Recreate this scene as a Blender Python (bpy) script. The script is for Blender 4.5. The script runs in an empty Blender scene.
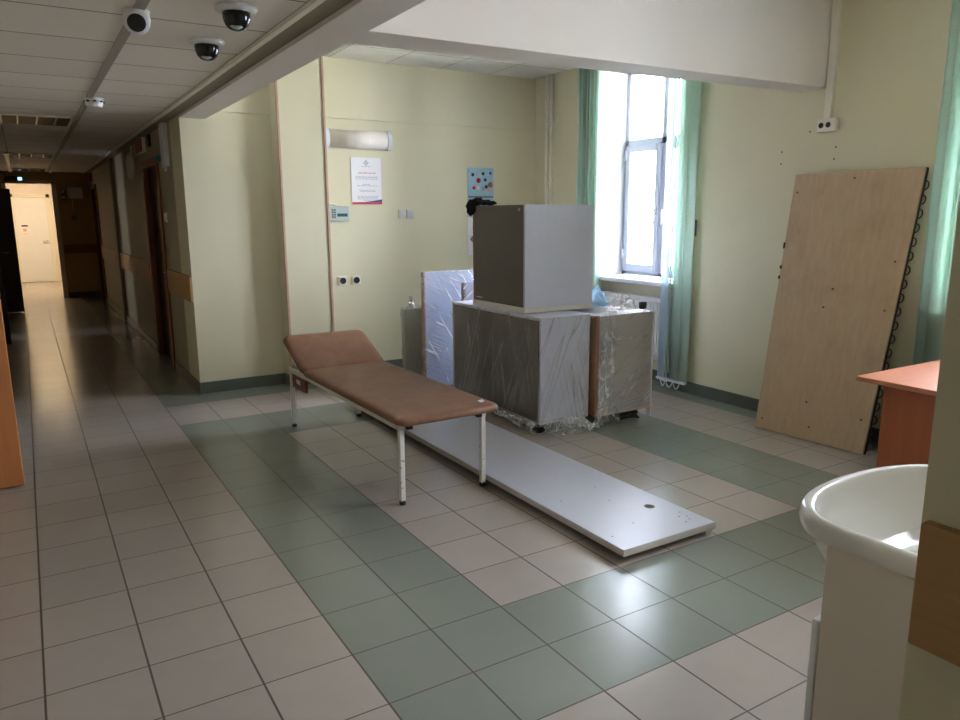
import bpy, bmesh, math, random
from mathutils import Vector, Matrix, noise
random.seed(7)
C = bpy.context.scene
COL = C.collection
T = 1/3.0                      # one floor tile, metres; every coordinate below is in tiles
pi = math.pi

# ------------------------------------------------------------------ camera, world, sun, daylight, exposure
cam_d = bpy.data.cameras.new('camera'); cam = bpy.data.objects.new('camera', cam_d); COL.objects.link(cam)
cam_d.sensor_width = 36; cam_d.lens = 738.14*36/960; cam_d.clip_start = .02; cam_d.clip_end = 200
_r = Vector((0.85391654, -0.52037576, -0.00596729)); _u = Vector((0.10565459, 0.16212459, 0.98109771)); _b = Vector((-0.50957203, -0.83840604, 0.19342095))
M = Matrix((( _r.x, _u.x, _b.x), (_r.y, _u.y, _b.y), (_r.z, _u.z, _b.z))).to_4x4()
M.translation = Vector((0.3202, -6.2342, 4.8967))*T
cam.matrix_world = M
C.camera = cam

w = bpy.data.worlds.new('daylight'); C.world = w; w.use_nodes = True
w.node_tree.nodes['Background'].inputs[0].default_value = (.79, .85, 1, 1)
w.node_tree.nodes['Background'].inputs[1].default_value = 29.0

def light(name, kind, loc, energy, color=(1,1,1), **k):
    d = bpy.data.lights.new(name, kind); d.energy = energy; d.color = color
    o = bpy.data.objects.new(name, d); COL.objects.link(o); o.location = Vector(loc)*T
    for a, v in k.items(): setattr(d, a, v)
    return o
sun = light('sun', 'SUN', (-40, 0, 60), 45.0, (1, .95, .85), angle=.01)
sun.rotation_euler = (math.radians(12), math.radians(-26), 0)
def portal(loc, d, sy, sz):
    o = light('window_daylight', 'AREA', loc, 1, shape='RECTANGLE', size=sy*T, size_y=sz*T)
    o.data.cycles.is_portal = True
    o.rotation_euler = Vector(d).to_track_quat('-Z', 'Y').to_euler()
portal((16.75, 10.0, 6), (-1, 0, 0), 3.2, 5.9)
portal((16.75, -.35, 6), (-1, 0, 0), 3.2, 5.9)
portal((-11.9, 29.8, 4.9), (1, 0, 0), 1.0, 2.4)
light('far_room_lamp', 'AREA', (1.0, 53.5, 8.6), 36, (1, .76, .46), shape='RECTANGLE', size=1.4, size_y=1.4)
C.view_settings.view_transform = 'Standard'; C.view_settings.look = 'None'
C.view_settings.gamma = 1; C.view_settings.use_curve_mapping = False
C.view_settings.exposure = 1.2

# ------------------------------------------------------------------ helpers
def lin(c):
    return tuple(((x/255)/12.92 if x <= 10 else ((x/255+.055)/1.055)**2.4) for x in c) + (1,)
class NT:
    def __init__(s, m): s.t = m.node_tree; s.n = s.t.nodes; s.l = s.t.links
    def node(s, k, **v):
        n = s.n.new(k)
        for a, x in v.items(): setattr(n, a, x)
        return n
    def put(s, sock, v):
        if hasattr(v, 'links'): s.l.new(v, sock)
        else: sock.default_value = v
    def math(s, op, a, b=0.0, c=0.0):
        n = s.node('ShaderNodeMath', operation=op)
        for i, v in enumerate((a, b, c)): s.put(n.inputs[i], v)
        return n.outputs[0]
    def mix(s, f, a, b, mode='MIX'):
        n = s.node('ShaderNodeMix', data_type='RGBA', blend_type=mode)
        s.put(n.inputs[0], f); s.put(n.inputs[6], a); s.put(n.inputs[7], b); return n.outputs[2]
    def noise(s, scale, detail=4, vec=None, rough=.5, stretch=None):
        n = s.node('ShaderNodeTexNoise'); n.inputs['Scale'].default_value = scale; n.inputs['Detail'].default_value = detail; n.inputs['Roughness'].default_value = rough
        if vec is None: vec = s.node('ShaderNodeTexCoord').outputs['Object']
        if stretch:
            mp = s.node('ShaderNodeMapping'); mp.inputs['Scale'].default_value = stretch[0]; mp.inputs['Rotation'].default_value = stretch[1]
            s.l.new(vec, mp.inputs[0]); vec = mp.outputs[0]
        s.l.new(vec, n.inputs['Vector']); return n.outputs[0]
    def ramp(s, v, lo, hi):
        n = s.node('ShaderNodeMapRange'); s.put(n.inputs[0], v); n.inputs[1].default_value = lo; n.inputs[2].default_value = hi; return n.outputs[0]
    def bump(s, h, strength, dist=.01):
        n = s.node('ShaderNodeBump'); n.inputs['Strength'].default_value = strength; n.inputs['Distance'].default_value = dist; s.l.new(h, n.inputs['Height']); return n.outputs[0]
def newmat(name):
    m = bpy.data.materials.new(name); m.use_nodes = True
    t = NT(m); return m, t, t.n['Principled BSDF'], t.n['Material Output']
def mat(name, col, rough=.5, var=.08, vs=6.0, metal=0, bump=0, bs=60, spec=.5, stretch=None, coat=0):
    m, t, p, o = newmat(name)
    c = lin(col); d = tuple(x*(1-var) for x in c[:3])+(1,)
    f = t.noise(vs, 5, stretch=stretch)
    t.l.new(t.mix(t.ramp(f, .3, .7), d, c), p.inputs['Base Color'])
    p.inputs['Roughness'].default_value = rough; p.inputs['Metallic'].default_value = metal
    p.inputs['Specular IOR Level'].default_value = spec; p.inputs['Coat Weight'].default_value = coat
    if bump: t.l.new(t.bump(t.noise(bs, 3), bump), p.inputs['Normal'])
    return m
def emis(name, col, s):
    m, t, p, o = newmat(name); p.inputs['Base Color'].default_value = lin(col)
    p.inputs['Emission Color'].default_value = lin(col); p.inputs['Emission Strength'].default_value = s; return m

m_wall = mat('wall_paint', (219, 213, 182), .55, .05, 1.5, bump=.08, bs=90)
m_wallc = mat('wall_paint_dimmed', (172, 162, 134), .5, .08, 1.5, bump=.08, bs=90)  # same wall paint, the corridor's dimness put into the colour
m_endwall = mat('wall_paint_warm_lit', (190, 160, 92), .55, .08, 1.5)  # same wall again, dim warm lamplight put into its colour
m_white = mat('white_paint', (232, 226, 222), .6, .03, 2, bump=.05)
m_pvc = mat('white_plastic', (230, 232, 238), .3, .02)
m_cream = mat('cream_plastic', (232, 228, 214), .35, .03)
m_metalw = mat('white_enamel', (226, 222, 216), .35, .06, 30)
m_frame = mat('window_frame_plastic', (184, 188, 202), .35, .02)
m_reveal = mat('reveal_plaster', (206, 206, 208), .7, .03)
m_black = mat('black_rubber', (22, 21, 20), .6)
m_dark = mat('dark_plastic', (40, 38, 38), .35)
m_base = mat('skirting_tile', (92, 98, 88), .35, .15, 8)
m_pink = mat('pink_wood_strip', (192, 158, 136), .5, .1, 20)
m_rail = mat('bumper_wood', (186, 142, 88), .45, .16, 10, stretch=((.4, .4, 6), (0, 0, 0)))
m_brownwood = mat('dark_brown_door', (74, 40, 22), .4, .25, 8, stretch=((6, 6, .4), (0, 0, 0)))
m_redwood = mat('red_brown_door', (132, 72, 34), .4, .25, 8, stretch=((6, 6, .4), (0, 0, 0)))
m_orange = mat('orange_laminate', (214, 138, 84), .42, .12, 8, stretch=((6, 6, .4), (0, 0, 0)))
m_desk = mat('beech_laminate_sheen', (190, 124, 96), .38, .12, 8, stretch=((.4, 6, 6), (0, 0, 0)))  # desk top: window sheen mixed into a paler tone than the uprights
m_deskleg = mat('beech_laminate_upright', (170, 94, 58), .4, .12, 8, stretch=((6, 6, .4), (0, 0, 0)))
m_lam = mat('grey_laminate', (206, 208, 222), .38, .03, 30)
m_lamtop = mat('grey_worktop', (190, 190, 200), .3, .03, 25)
m_lamdark = mat('taupe_board', (98, 91, 82), .55, .08, 12, stretch=((5, 5, .5), (0, 0, 0)))
m_lamblue = mat('blue_grey_board', (160, 172, 200), .35, .05, 5)
m_edge = mat('chipboard_edge', (196, 178, 152), .8, .2, 120)
m_edgew = mat('white_edge_band', (214, 208, 200), .5, .06, 40)
m_brownedge = mat('brown_chipboard', (150, 110, 84), .8, .2, 120)
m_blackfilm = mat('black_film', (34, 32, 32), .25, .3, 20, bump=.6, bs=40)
m_ceram = mat('ceramic', (226, 224, 222), .14, .01)
m_cab = mat('white_cabinet', (226, 216, 204), .45, .03, 10)
m_blackfur = mat('black_cloth', (10, 10, 12), .9, .4, 80, bump=.8, bs=120)
m_blue = mat('blue_film', (160, 200, 224), .45, .2, 30)
m_paper = mat('paper', (240, 238, 240), .7, .02)
m_red = mat('red_plastic', (176, 28, 34), .4)
m_darkred = mat('red_strip', (196, 60, 80), .5)
m_bluep = mat('blue_strip', (60, 70, 150), .5)
m_txt = mat('grey_print', (196, 195, 200), .8)
m_txtr = mat('pink_print', (222, 168, 172), .8)
m_lightblue = mat('pale_blue_print', (168, 204, 226), .7, .15, 30)
m_greyd = mat('lens_dome', (34, 32, 34), .06, .1)
m_chrome = mat('chrome', (200, 200, 200), .2, .02, metal=1)
m_greydev = mat('device_grey', (176, 190, 186), .4)
m_lcd = mat('lcd_screen', (66, 98, 96), .25)
m_grn = mat('green_button', (70, 104, 96), .5)
m_foil = mat('brown_louvre', (120, 100, 76), .28, .15, 20, metal=.7)
m_grey = mat('grey_plastic', (128, 128, 126), .45)
m_leaf = mat('leaf', (46, 58, 24), .7, .4, 30, spec=.1)
m_knot = mat('knot_brown', (112, 82, 58), .8, .3, 60)
m_bark = mat('bark', (90, 74, 58), .9, .3, 30)
m_ground = mat('yard_ground', (166, 164, 148), .9, .2, 4)
m_hole = mat('screw_hole_dark', (40, 36, 32), .9)
m_tealp = mat('teal_plastic', (40, 96, 120), .4)
m_rad = mat('radiator_enamel', (226, 226, 222), .35, .02)
m_duct = mat('grey_tape', (172, 166, 156), .6, .1, 20)
m_trimd = mat('ceiling_trim', (150, 138, 120), .6, .1, 10)

# brown vinyl with scuffs
def vinyl():
    m, t, p, o = newmat('brown_vinyl')
    f = t.ramp(t.noise(5, 6, rough=.65), .35, .72); g = t.ramp(t.noise(26, 4), .3, .75)
    c = t.mix(f, lin((126, 86, 62)), lin((146, 106, 80))); c = t.mix(t.math('MULTIPLY', g, .3), c, lin((106, 76, 58)))
    t.l.new(c, p.inputs['Base Color']); p.inputs['Roughness'].default_value = .48; p.inputs['Specular IOR Level'].default_value = .4
    t.l.new(t.bump(t.noise(220, 2), .12, .002), p.inputs['Normal']); return m
m_vinyl = vinyl()
def plywood():
    m, t, p, o = newmat('plywood')
    g = t.noise(7, 6, stretch=((5, 5, .5), (0, 0, 0))); b = t.noise(3.2, 5, rough=.6)
    c = t.mix(t.ramp(g, .3, .7), lin((184, 160, 130)), lin((194, 170, 140)))
    c = t.mix(t.math('MULTIPLY', t.ramp(b, .5, .8), .35), c, lin((140, 112, 86)))
    t.l.new(c, p.inputs['Base Color']); p.inputs['Roughness'].default_value = .75; return m
m_ply = plywood()
def floor_mat():
    m, t, p, o = newmat('floor_tiles')
    tc = t.node('ShaderNodeTexCoord'); sp = t.node('ShaderNodeSeparateXYZ'); t.l.new(tc.outputs['Object'], sp.inputs[0])
    X = t.math('DIVIDE', sp.outputs[0], T); Y = t.math('DIVIDE', sp.outputs[1], T)
    def near(v, hw): # distance to the nearest joint
        f = t.math('FRACT', v); d = t.math('MINIMUM', f, t.math('SUBTRACT', 1.0, f)); return t.math('LESS_THAN', d, hw)
    grout = t.math('MAXIMUM', near(X, .0115), near(Y, .0085))
    fx = t.math('FLOOR', t.math('ADD', X, .0)); fy = t.math('FLOOR', Y)
    def inside(v, a, b): return t.math('MULTIPLY', t.math('GREATER_THAN', v, a), t.math('LESS_THAN', v, b))
    outer = t.math('MULTIPLY', inside(X, 3, 13), inside(Y, -1, 12)); inner = t.math('MULTIPLY', inside(X, 5, 11), inside(Y, 1, 10))
    green = t.math('MULTIPLY', outer, t.math('SUBTRACT', 1.0, inner))
    edge = t.math('MULTIPLY', t.math('GREATER_THAN', X, 3), t.math('GREATER_THAN', Y, 14))
    green = t.math('MAXIMUM', green, t.math('MAXIMUM', edge, t.math('GREATER_THAN', X, 15)))
    cv = t.node('ShaderNodeCombineXYZ'); t.l.new(fx, cv.inputs[0]); t.l.new(fy, cv.inputs[1])
    wn = t.node('ShaderNodeTexWhiteNoise'); t.l.new(cv.outputs[0], wn.inputs[0])
    cl = t.noise(9, 5, rough=.6)
    beige = t.mix(t.ramp(cl, .3, .7), lin((170, 160, 151)), lin((173, 163, 154)))
    gr = t.mix(t.ramp(cl, .3, .7), lin((130, 136, 124)), lin((132, 138, 126)))
    c = t.mix(green, beige, gr)
    c = t.mix(t.math('MULTIPLY', wn.outputs[0], .14), c, (.22, .20, .18, 1))
    c = t.mix(grout, c, lin((72, 60, 50)))
    t.l.new(c, p.inputs['Base Color'])
    sm = t.noise(14, 6, rough=.7)
    r = t.math('ADD', .18, t.math('MULTIPLY', t.ramp(sm, .35, .75), .04)); r = t.math('ADD', r, t.math('MULTIPLY', grout, .4))
    t.l.new(r, p.inputs['Roughness']); p.inputs['Specular IOR Level'].default_value = .6
    h = t.math('SUBTRACT', t.math('MULTIPLY', t.noise(9, 2), .10), grout)
    t.l.new(t.bump(h, .35, .0025), p.inputs['Normal']); return m
m_floor = floor_mat()
def ceil_mat(name, x0, y0, pitch, col):
    m, t, p, o = newmat(name)
    tc = t.node('ShaderNodeTexCoord'); sp = t.node('ShaderNodeSeparateXYZ'); t.l.new(tc.outputs['Object'], sp.inputs[0])
    X = t.math('DIVIDE', t.math('SUBTRACT', t.math('DIVIDE', sp.outputs[0], T), x0), pitch); Y = t.math('DIVIDE', t.math('SUBTRACT', t.math('DIVIDE', sp.outputs[1], T), y0), pitch)
    def near(v, hw):
        f = t.math('FRACT', v); return t.math('LESS_THAN', t.math('MINIMUM', f, t.math('SUBTRACT', 1.0, f)), hw)
    g = t.math('MAXIMUM', near(X, .006), near(Y, .009))
    cv = t.node('ShaderNodeCombineXYZ'); t.l.new(t.math('FLOOR', X), cv.inputs[0]); t.l.new(t.math('FLOOR', Y), cv.inputs[1])
    wn = t.node('ShaderNodeTexWhiteNoise'); t.l.new(cv.outputs[0], wn.inputs[0])
    c = t.mix(t.math('MULTIPLY', wn.outputs[0], .12), lin(col), (.35, .33, .3, 1))
    c = t.mix(g, c, lin((110, 100, 90)))
    t.l.new(c, p.inputs['Base Color']); p.inputs['Roughness'].default_value = .6
    t.l.new(t.bump(t.math('SUBTRACT', t.math('MULTIPLY', t.noise(120, 2), .2), g), .3, .003), p.inputs['Normal']); return m
m_ceilc = ceil_mat('corridor_ceiling_panels', 1.9, 5.3, 1.8, (248, 243, 237))
m_ceilh = ceil_mat('hall_ceiling_panels', 1.1, 15.2, 1.8, (232, 230, 224))
def film_mat(name, f0, haze, ang, sc=1.0, tint=(.96, .96, .96, 1), k=.022, bmp=.12, base=.12):
    """clear stretch film: mostly see-through, glossy, with fine folds along the pull and their glints painted white"""
    m, t, p, o = newmat(name)
    co = t.node('ShaderNodeTexCoord').outputs['Object']
    def aligned(a, kk):
        r = t.node('ShaderNodeMapping'); r.inputs['Rotation'].default_value = a; t.l.new(co, r.inputs[0])
        q = t.node('ShaderNodeMapping'); q.inputs['Scale'].default_value = (1, 1, kk); t.l.new(r.outputs[0], q.inputs[0]); return q.outputs[0]
    def ridge(v, scale, wd, d=1):
        n = t.noise(scale, d, vec=v); return t.math('SUBTRACT', 1.0, t.math('MULTIPLY', t.math('ABSOLUTE', t.math('SUBTRACT', n, .5)), wd))
    a = t.math('MAXIMUM', 0.0, ridge(aligned(ang, k), 20*sc, 14.0)); b = t.math('MAXIMUM', 0.0, ridge(aligned((ang[0]-.6 if ang[0] else 0, ang[1]-.6 if ang[1] else 0, 0), k*1.5), 9*sc, 24.0))
    pt = t.ramp(t.noise(3.4, 3, rough=.6), .40, .64)
    h = t.math('ADD', t.math('MULTIPLY', a, t.math('ADD', .25, pt)), b)
    st = t.math('MULTIPLY', t.math('POWER', a, 3.0), pt); s2 = t.math('POWER', b, 5.0)
    hz = t.math('ADD', t.math('MULTIPLY', t.math('MAXIMUM', st, t.math('MULTIPLY', s2, .8)), haze), t.math('MULTIPLY', t.math('ADD', pt, .3), haze*base))  # highlights on the folds painted as white diffuse streaks
    nrm = t.bump(h, bmp, .012)
    tr = t.node('ShaderNodeBsdfTransparent'); tr.inputs[0].default_value = tint
    df = t.node('ShaderNodeBsdfDiffuse'); df.inputs[0].default_value = (.95, .95, .97, 1)
    tl = t.node('ShaderNodeBsdfTranslucent'); tl.inputs[0].default_value = (.9, .9, .91, 1)
    ad = t.node('ShaderNodeMixShader'); ad.inputs[0].default_value = .12; t.l.new(df.outputs[0], ad.inputs[1]); t.l.new(tl.outputs[0], ad.inputs[2])
    gl = t.node('ShaderNodeBsdfGlossy'); gl.inputs[0].default_value = (1, 1, 1, 1); gl.inputs[1].default_value = .16; t.l.new(nrm, gl.inputs['Normal'])
    m1 = t.node('ShaderNodeMixShader'); t.l.new(t.math('MINIMUM', hz, .9), m1.inputs[0]); t.l.new(tr.outputs[0], m1.inputs[1]); t.l.new(ad.outputs[0], m1.inputs[2])
    m2 = t.node('ShaderNodeMixShader'); t.put(m2.inputs[0], f0); t.l.new(m1.outputs[0], m2.inputs[1]); t.l.new(gl.outputs[0], m2.inputs[2])
    t.l.new(m2.outputs[0], o.inputs[0])
    return m
m_filmL = film_mat('stretch_film_side', .05, .42, (.22, 0, 0), base=.12)
m_filmF = film_mat('stretch_film_front', .06, .5, (0, .24, 0), base=.10)
m_film2L = film_mat('stretch_film_diagonal_side', .06, .8, (.8, 0, 0), 1.2)
m_film2 = film_mat('stretch_film_diagonal', .07, .85, (0, -.85, 0), 1.3, bmp=.2)
m_film4 = film_mat('stretch_film_steep', .10, 1.0, (0, 1.12, 0), 1.4, bmp=.25)
m_film3 = film_mat('crumpled_film', .12, .8, (0, .1, 0), 1.1, k=.12, bmp=.3, base=.55)
m_clearbag = film_mat('clear_bag', .14, .9, (.3, .3, 0), 1.2, (.95, .92, .93, 1), k=.5, base=.4)
def glass():
    m, t, p, o = newmat('window_glass')
    tr = t.node('ShaderNodeBsdfTransparent'); gl = t.node('ShaderNodeBsdfGlossy'); gl.inputs[1].default_value = .02
    fr = t.node('ShaderNodeFresnel'); fr.inputs[0].default_value = 1.45
    mx = t.node('ShaderNodeMixShader'); t.l.new(t.math('MULTIPLY', fr.outputs[0], .8), mx.inputs[0]); t.l.new(tr.outputs[0], mx.inputs[1]); t.l.new(gl.outputs[0], mx.inputs[2]); t.l.new(mx.outputs[0], o.inputs[0]); return m
m_glass = glass()
def blind_mat(name, col, tcol, f):
    m, t, p, o = newmat(name)
    n = t.noise(30, 3, stretch=((.3, .3, 8), (0, 0, 0)))
    p.inputs['Roughness'].default_value = .8
    t.l.new(t.mix(t.ramp(n, .3, .7), lin(col), tuple(x*.9 for x in lin(col)[:3])+(1,)), p.inputs['Base Color'])
    tl = t.node('ShaderNodeBsdfTranslucent'); tl.inputs[0].default_value = lin(tcol)
    mx = t.node('ShaderNodeMixShader'); mx.inputs[0].default_value = f
    t.l.new(p.outputs[0], mx.inputs[1]); t.l.new(tl.outputs[0], mx.inputs[2]); t.l.new(mx.outputs[0], o.inputs[0]); return m
m_blind = blind_mat('mint_blind_fabric', (220, 238, 226), (216, 240, 228), .4)
m_blindl = blind_mat('pale_blue_blind_fabric', (220, 232, 238), (216, 232, 240), .55)

class MB:
    def __init__(s): s.bm = bmesh.new()
    def box(s, x0, x1, y0, y1, z0, z1, rot=None, piv=None):
        a = [(x, y, z) for x in (x0, x1) for y in (y0, y1) for z in (z0, z1)]
        if rot is not None:
            piv = Vector(piv); a = [rot @ (Vector(q)-piv) + piv for q in a]
        v = [s.bm.verts.new(q) for q in a]
        for f in ((0,1,3,2), (4,6,7,5), (0,4,5,1), (2,3,7,6), (0,2,6,4), (1,5,7,3)): s.bm.faces.new([v[i] for i in f])
        return s
    def hexa(s, lo, hi):     # 4 bottom corners, 4 top corners
        v = [s.bm.verts.new(q) for q in list(lo)+list(hi)]
        for f in ((3,2,1,0), (4,5,6,7), (0,1,5,4), (1,2,6,5), (2,3,7,6), (3,0,4,7)): s.bm.faces.new([v[i] for i in f])
        return s
    def tube(s, pts, r, n=12, closed=False):
        pts = [Vector(p) for p in pts]; rings = []
        for i, p in enumerate(pts):
            a = pts[max(i-1, 0)]; b = pts[min(i+1, len(pts)-1)]
            if closed: a = pts[i-1]; b = pts[(i+1) % len(pts)]
            d = (b-a).normalized(); u = d.orthogonal().normalized() if i == 0 else (u - d*u.dot(d)).normalized()
            q = d.cross(u); rr = r[i] if isinstance(r, (list, tuple)) else r
            rings.append([s.bm.verts.new(p+(u*math.cos(2*pi*k/n)+q*math.sin(2*pi*k/n))*rr) for k in range(n)])
        m = len(rings)
        for i in range(m if closed else m-1):
            A = rings[i]; B = rings[(i+1) % m]
            for k in range(n): s.bm.faces.new((A[k], A[(k+1) % n], B[(k+1) % n], B[k]))
        if not closed: s.bm.faces.new(rings[0][::-1]); s.bm.faces.new(rings[-1])
        return s
    def lathe(s, c, prof, axis=(0, 0, 1), n=32, cap=True):   # prof: (radius, height) along axis
        c = Vector(c); ax = Vector(axis).normalized(); u = ax.orthogonal().normalized(); q = ax.cross(u); R = []
        for r, h in prof: R.append([s.bm.verts.new(c+ax*h+(u*math.cos(2*pi*k/n)+q*math.sin(2*pi*k/n))*max(r, 1e-4)) for k in range(n)])
        for A, B in zip(R, R[1:]):
            for k in range(n): s.bm.faces.new((A[k], A[(k+1) % n], B[(k+1) % n], B[k]))
        if cap: s.bm.faces.new(R[0][::-1]); s.bm.faces.new(R[-1])
        return s
    def loops(s, L, cap0=False, cap1=False, closed=True):
        R = [[s.bm.verts.new(p) for p in l] for l in L]; n = len(R[0])
        for A, B in zip(R, R[1:]):
            for k in range(n if closed else n-1): s.bm.faces.new((A[k], A[(k+1) % n], B[(k+1) % n], B[k]))
        if cap0: s.bm.faces.new(R[0][::-1])
        if cap1: s.bm.faces.new(R[-1])
        return s
    def sheet(s, f, nu, nv):
        g = [[s.bm.verts.new(f(i/nu, j/nv)) for j in range(nv+1)] for i in range(nu+1)]
        for i in range(nu):
            for j in range(nv): s.bm.faces.new((g[i][j], g[i+1][j], g[i+1][j+1], g[i][j+1]))
        return s
    def build(s, name, m, parent=None, bevel=0, smooth=False, seg=2, sub=0, solid=0):
        bm = s.bm
        bmesh.ops.recalc_face_normals(bm, faces=bm.faces)
        root = parent
        while root is not None and root.parent is not None: root = root.parent
        if root is not None: org = Vector(root['_org'])
        else:
            xs = [v.co for v in bm.verts]; lo = Vector([min(c[i] for c in xs) for i in range(3)]); hi = Vector([max(c[i] for c in xs) for i in range(3)])
            org = Vector(((lo.x+hi.x)/2, (lo.y+hi.y)/2, lo.z))
        if parent is None and name in ('floor', 'ceiling') or name.startswith('ceiling.'): org = Vector((0, 0, 0))
        for v in bm.verts: v.co = (v.co-org)*T
        me = bpy.data.meshes.new(name); bm.to_mesh(me); bm.free()
        me.materials.append(m)
        if smooth: me.polygons.foreach_set('use_smooth', [True]*len(me.polygons))
        o = bpy.data.objects.new(name, me); COL.objects.link(o)
        if parent is None: o.location = org*T; o['_org'] = tuple(org)
        else: o.parent = parent
        if solid: md = o.modifiers.new('solid', 'SOLIDIFY'); md.thickness = solid*T
        if bevel: md = o.modifiers.new('bevel', 'BEVEL'); md.width = bevel*T; md.segments = seg; md.limit_method = 'ANGLE'
        if sub: md = o.modifiers.new('subd', 'SUBSURF'); md.levels = sub; md.render_levels = sub
        return o
def thing(name, loc, label, cat, group=None):
    o = bpy.data.objects.new(name, None); COL.objects.link(o); o.location = Vector(loc)*T; o['_org'] = tuple(loc); o.empty_display_size = .1
    o['label'] = label; o['category'] = cat
    if group: o['group'] = group
    return o
def tag(o, label, cat, group=None):
    o['label'] = label; o['category'] = cat
    if group: o['group'] = group
    return o
def struct(o): o['kind'] = 'structure'; return o
def bx(*a, **k): return MB().box(*a, **k)
def copy_thing(root, delta, label):
    r = root.copy(); COL.objects.link(r); r.location = root.location+Vector(delta)*T; r['label'] = label
    for ch in list(root.children):
        c = ch.copy(); COL.objects.link(c); c.parent = r
        for g in list(ch.children):
            d = g.copy(); COL.objects.link(d); d.parent = c
    return r
def fbm(p, a=1, oct=4):
    v = Vector((0, 0, 0)); f = 1; g = 1
    for _ in range(oct): v += noise.noise_vector(Vector(p)*f)*g; f *= 2.1; g *= .5
    return v*a

# ------------------------------------------------------------------ room shell
XW = 15.6; CW = 4.1; LW = -2.5; YB = 15.2; YL = 15.08
fl = MB(); fl.box(-12, 16.6, -18, 62, -.15, 0)
struct(fl.build('floor', m_floor))
# right wall with two deep window openings
W1 = (8.3, 11.64); W2 = (-2.0, 1.3)
rw = MB()
for a, b in ((-5.4, W2[0]), (W2[1], W1[0]), (W1[1], 16.6)): rw.box(XW, 16.6, a, b, 0, 9.5)
for a, b in (W1, W2):
    rw.box(16.0, 16.6, a, b, 0, 2.9); rw.box(XW, 16.6, a, b, 9.15, 9.5)
wall_r = struct(rw.build('wall_right', m_wall))
# back wall: lower part, slightly prouder upper band, pilaster
bw = MB()
bw.box(6.4, 16.6, YB, 16.6, 0, 9.5); bw.box(7.9, XW, YB-.05, YB, 7.68, 9.5)
struct(bw.build('wall_back', m_wall))
bl = MB(); bl.box(CW, 6.7, YL, 16.6, 0, 9.5); bl.box(4.75, 6.52, YL-.05, YL, 7.64, 9.5)
struct(bl.build('wall_back_left', m_wall))
pb = MB(); pb.hexa([(6.50, YL+.02, 0), (6.56, 14.66, 0), (7.93, 14.66, 0), (7.93, YB+.05, 0)], [(6.50, YL+.02, 9.5), (6.56, 14.66, 9.5), (7.93, 14.66, 9.5), (7.93, YB+.05, 9.5)])
struct(pb.build('wall_pilaster', m_wall))
struct(bx(6.55, 6.62, 14.625, 14.68, .31, 9.35).build('trim_1', m_pink, bevel=.01))
struct(bx(7.87, 7.94, 14.625, 14.68, .31, 9.35).build('trim_2', m_pink, bevel=.01))
# near partition (end of the corridor wall) and the wall behind the washbasin
nw = MB(); nw.box(CW, CW+.5, -18, -4.37, 0, 9.5); nw.box(CW+.5, 16.6, -4.9, -4.37, 0, 9.5)
struct(nw.build('wall_near', m_wall))
# corridor right wall with door openings
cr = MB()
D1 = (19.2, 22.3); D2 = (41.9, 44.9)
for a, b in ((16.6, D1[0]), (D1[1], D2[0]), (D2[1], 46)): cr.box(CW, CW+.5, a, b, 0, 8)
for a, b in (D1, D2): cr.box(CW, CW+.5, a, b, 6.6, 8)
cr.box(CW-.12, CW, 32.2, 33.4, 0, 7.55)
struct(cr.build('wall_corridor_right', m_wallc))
# left wall of the corridor, one open doorway to a lit side room
G = (29.0, 30.6)
cl_ = MB(); cl_.box(LW-.4, LW, -18, G[0], 0, 8); cl_.box(LW-.4, LW, G[1], 46, 0, 8); cl_.box(LW-.4, LW, G[0], G[1], 6.5, 8)
struct(cl_.build('wall_corridor_left', m_wallc))
sr = MB(); sr.box(-12, LW-.4, 24, 24.3, 0, 8); sr.box(-12, LW-.4, 36, 36.3, 0, 8); sr.box(-12, LW-.4, 24, 36.3, 8, 8.2)
sr.box(-12.2, -12, 24, 29.2, 0, 8); sr.box(-12.2, -12, 30.4, 36.3, 0, 8); sr.box(-12.2, -12, 29.2, 30.4, 0, 3.6); sr.box(-12.2, -12, 29.2, 30.4, 6.2, 8)
struct(sr.build('wall_side_room', m_white))
# corridor end wall with the bright doorway
ew = MB(); ew.box(2.28, CW+.5, 46, 46.4, 0, 8); ew.box(LW-.4, -.5, 46, 46.4, 0, 8); ew.box(-.5, 2.28, 46, 46.4, 7.0, 8)
struct(ew.build('wall_corridor_end', m_endwall))
struct(MB().box(2.02, 2.28, 45.9, 46.45, 0, 7.0).box(-.5, -.3, 45.9, 46.45, 0, 7.0).box(-.5, 2.28, 45.9, 46.45, 6.85, 7.05).build('trim_3', m_cream, bevel=.02))
# far lit room
fr = MB(); fr.box(-6, -2.8, 46.1, 46.4, 0, 9); fr.box(4.5, 7, 46.1, 46.4, 0, 9); fr.box(-6, 7, 46.1, 46.4, 7.9, 9); fr.box(-6, 7, 60, 60.4, 0, 9); fr.box(-6, -5.6, 46.4, 60, 0, 9); fr.box(2.9, 3.3, 46.4, 60, 0, 9); fr.box(-6, 7, 46.4, 60.4, 8.9, 9.2)
struct(fr.build('wall_far_room', m_white))
# corridor behind the camera: end wall with a window
bk = MB(); bk.box(LW-.4, CW+.5, -18.3, -17.9, 0, 8)
struct(bk.build('wall_corridor_near_end', m_wall))
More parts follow.
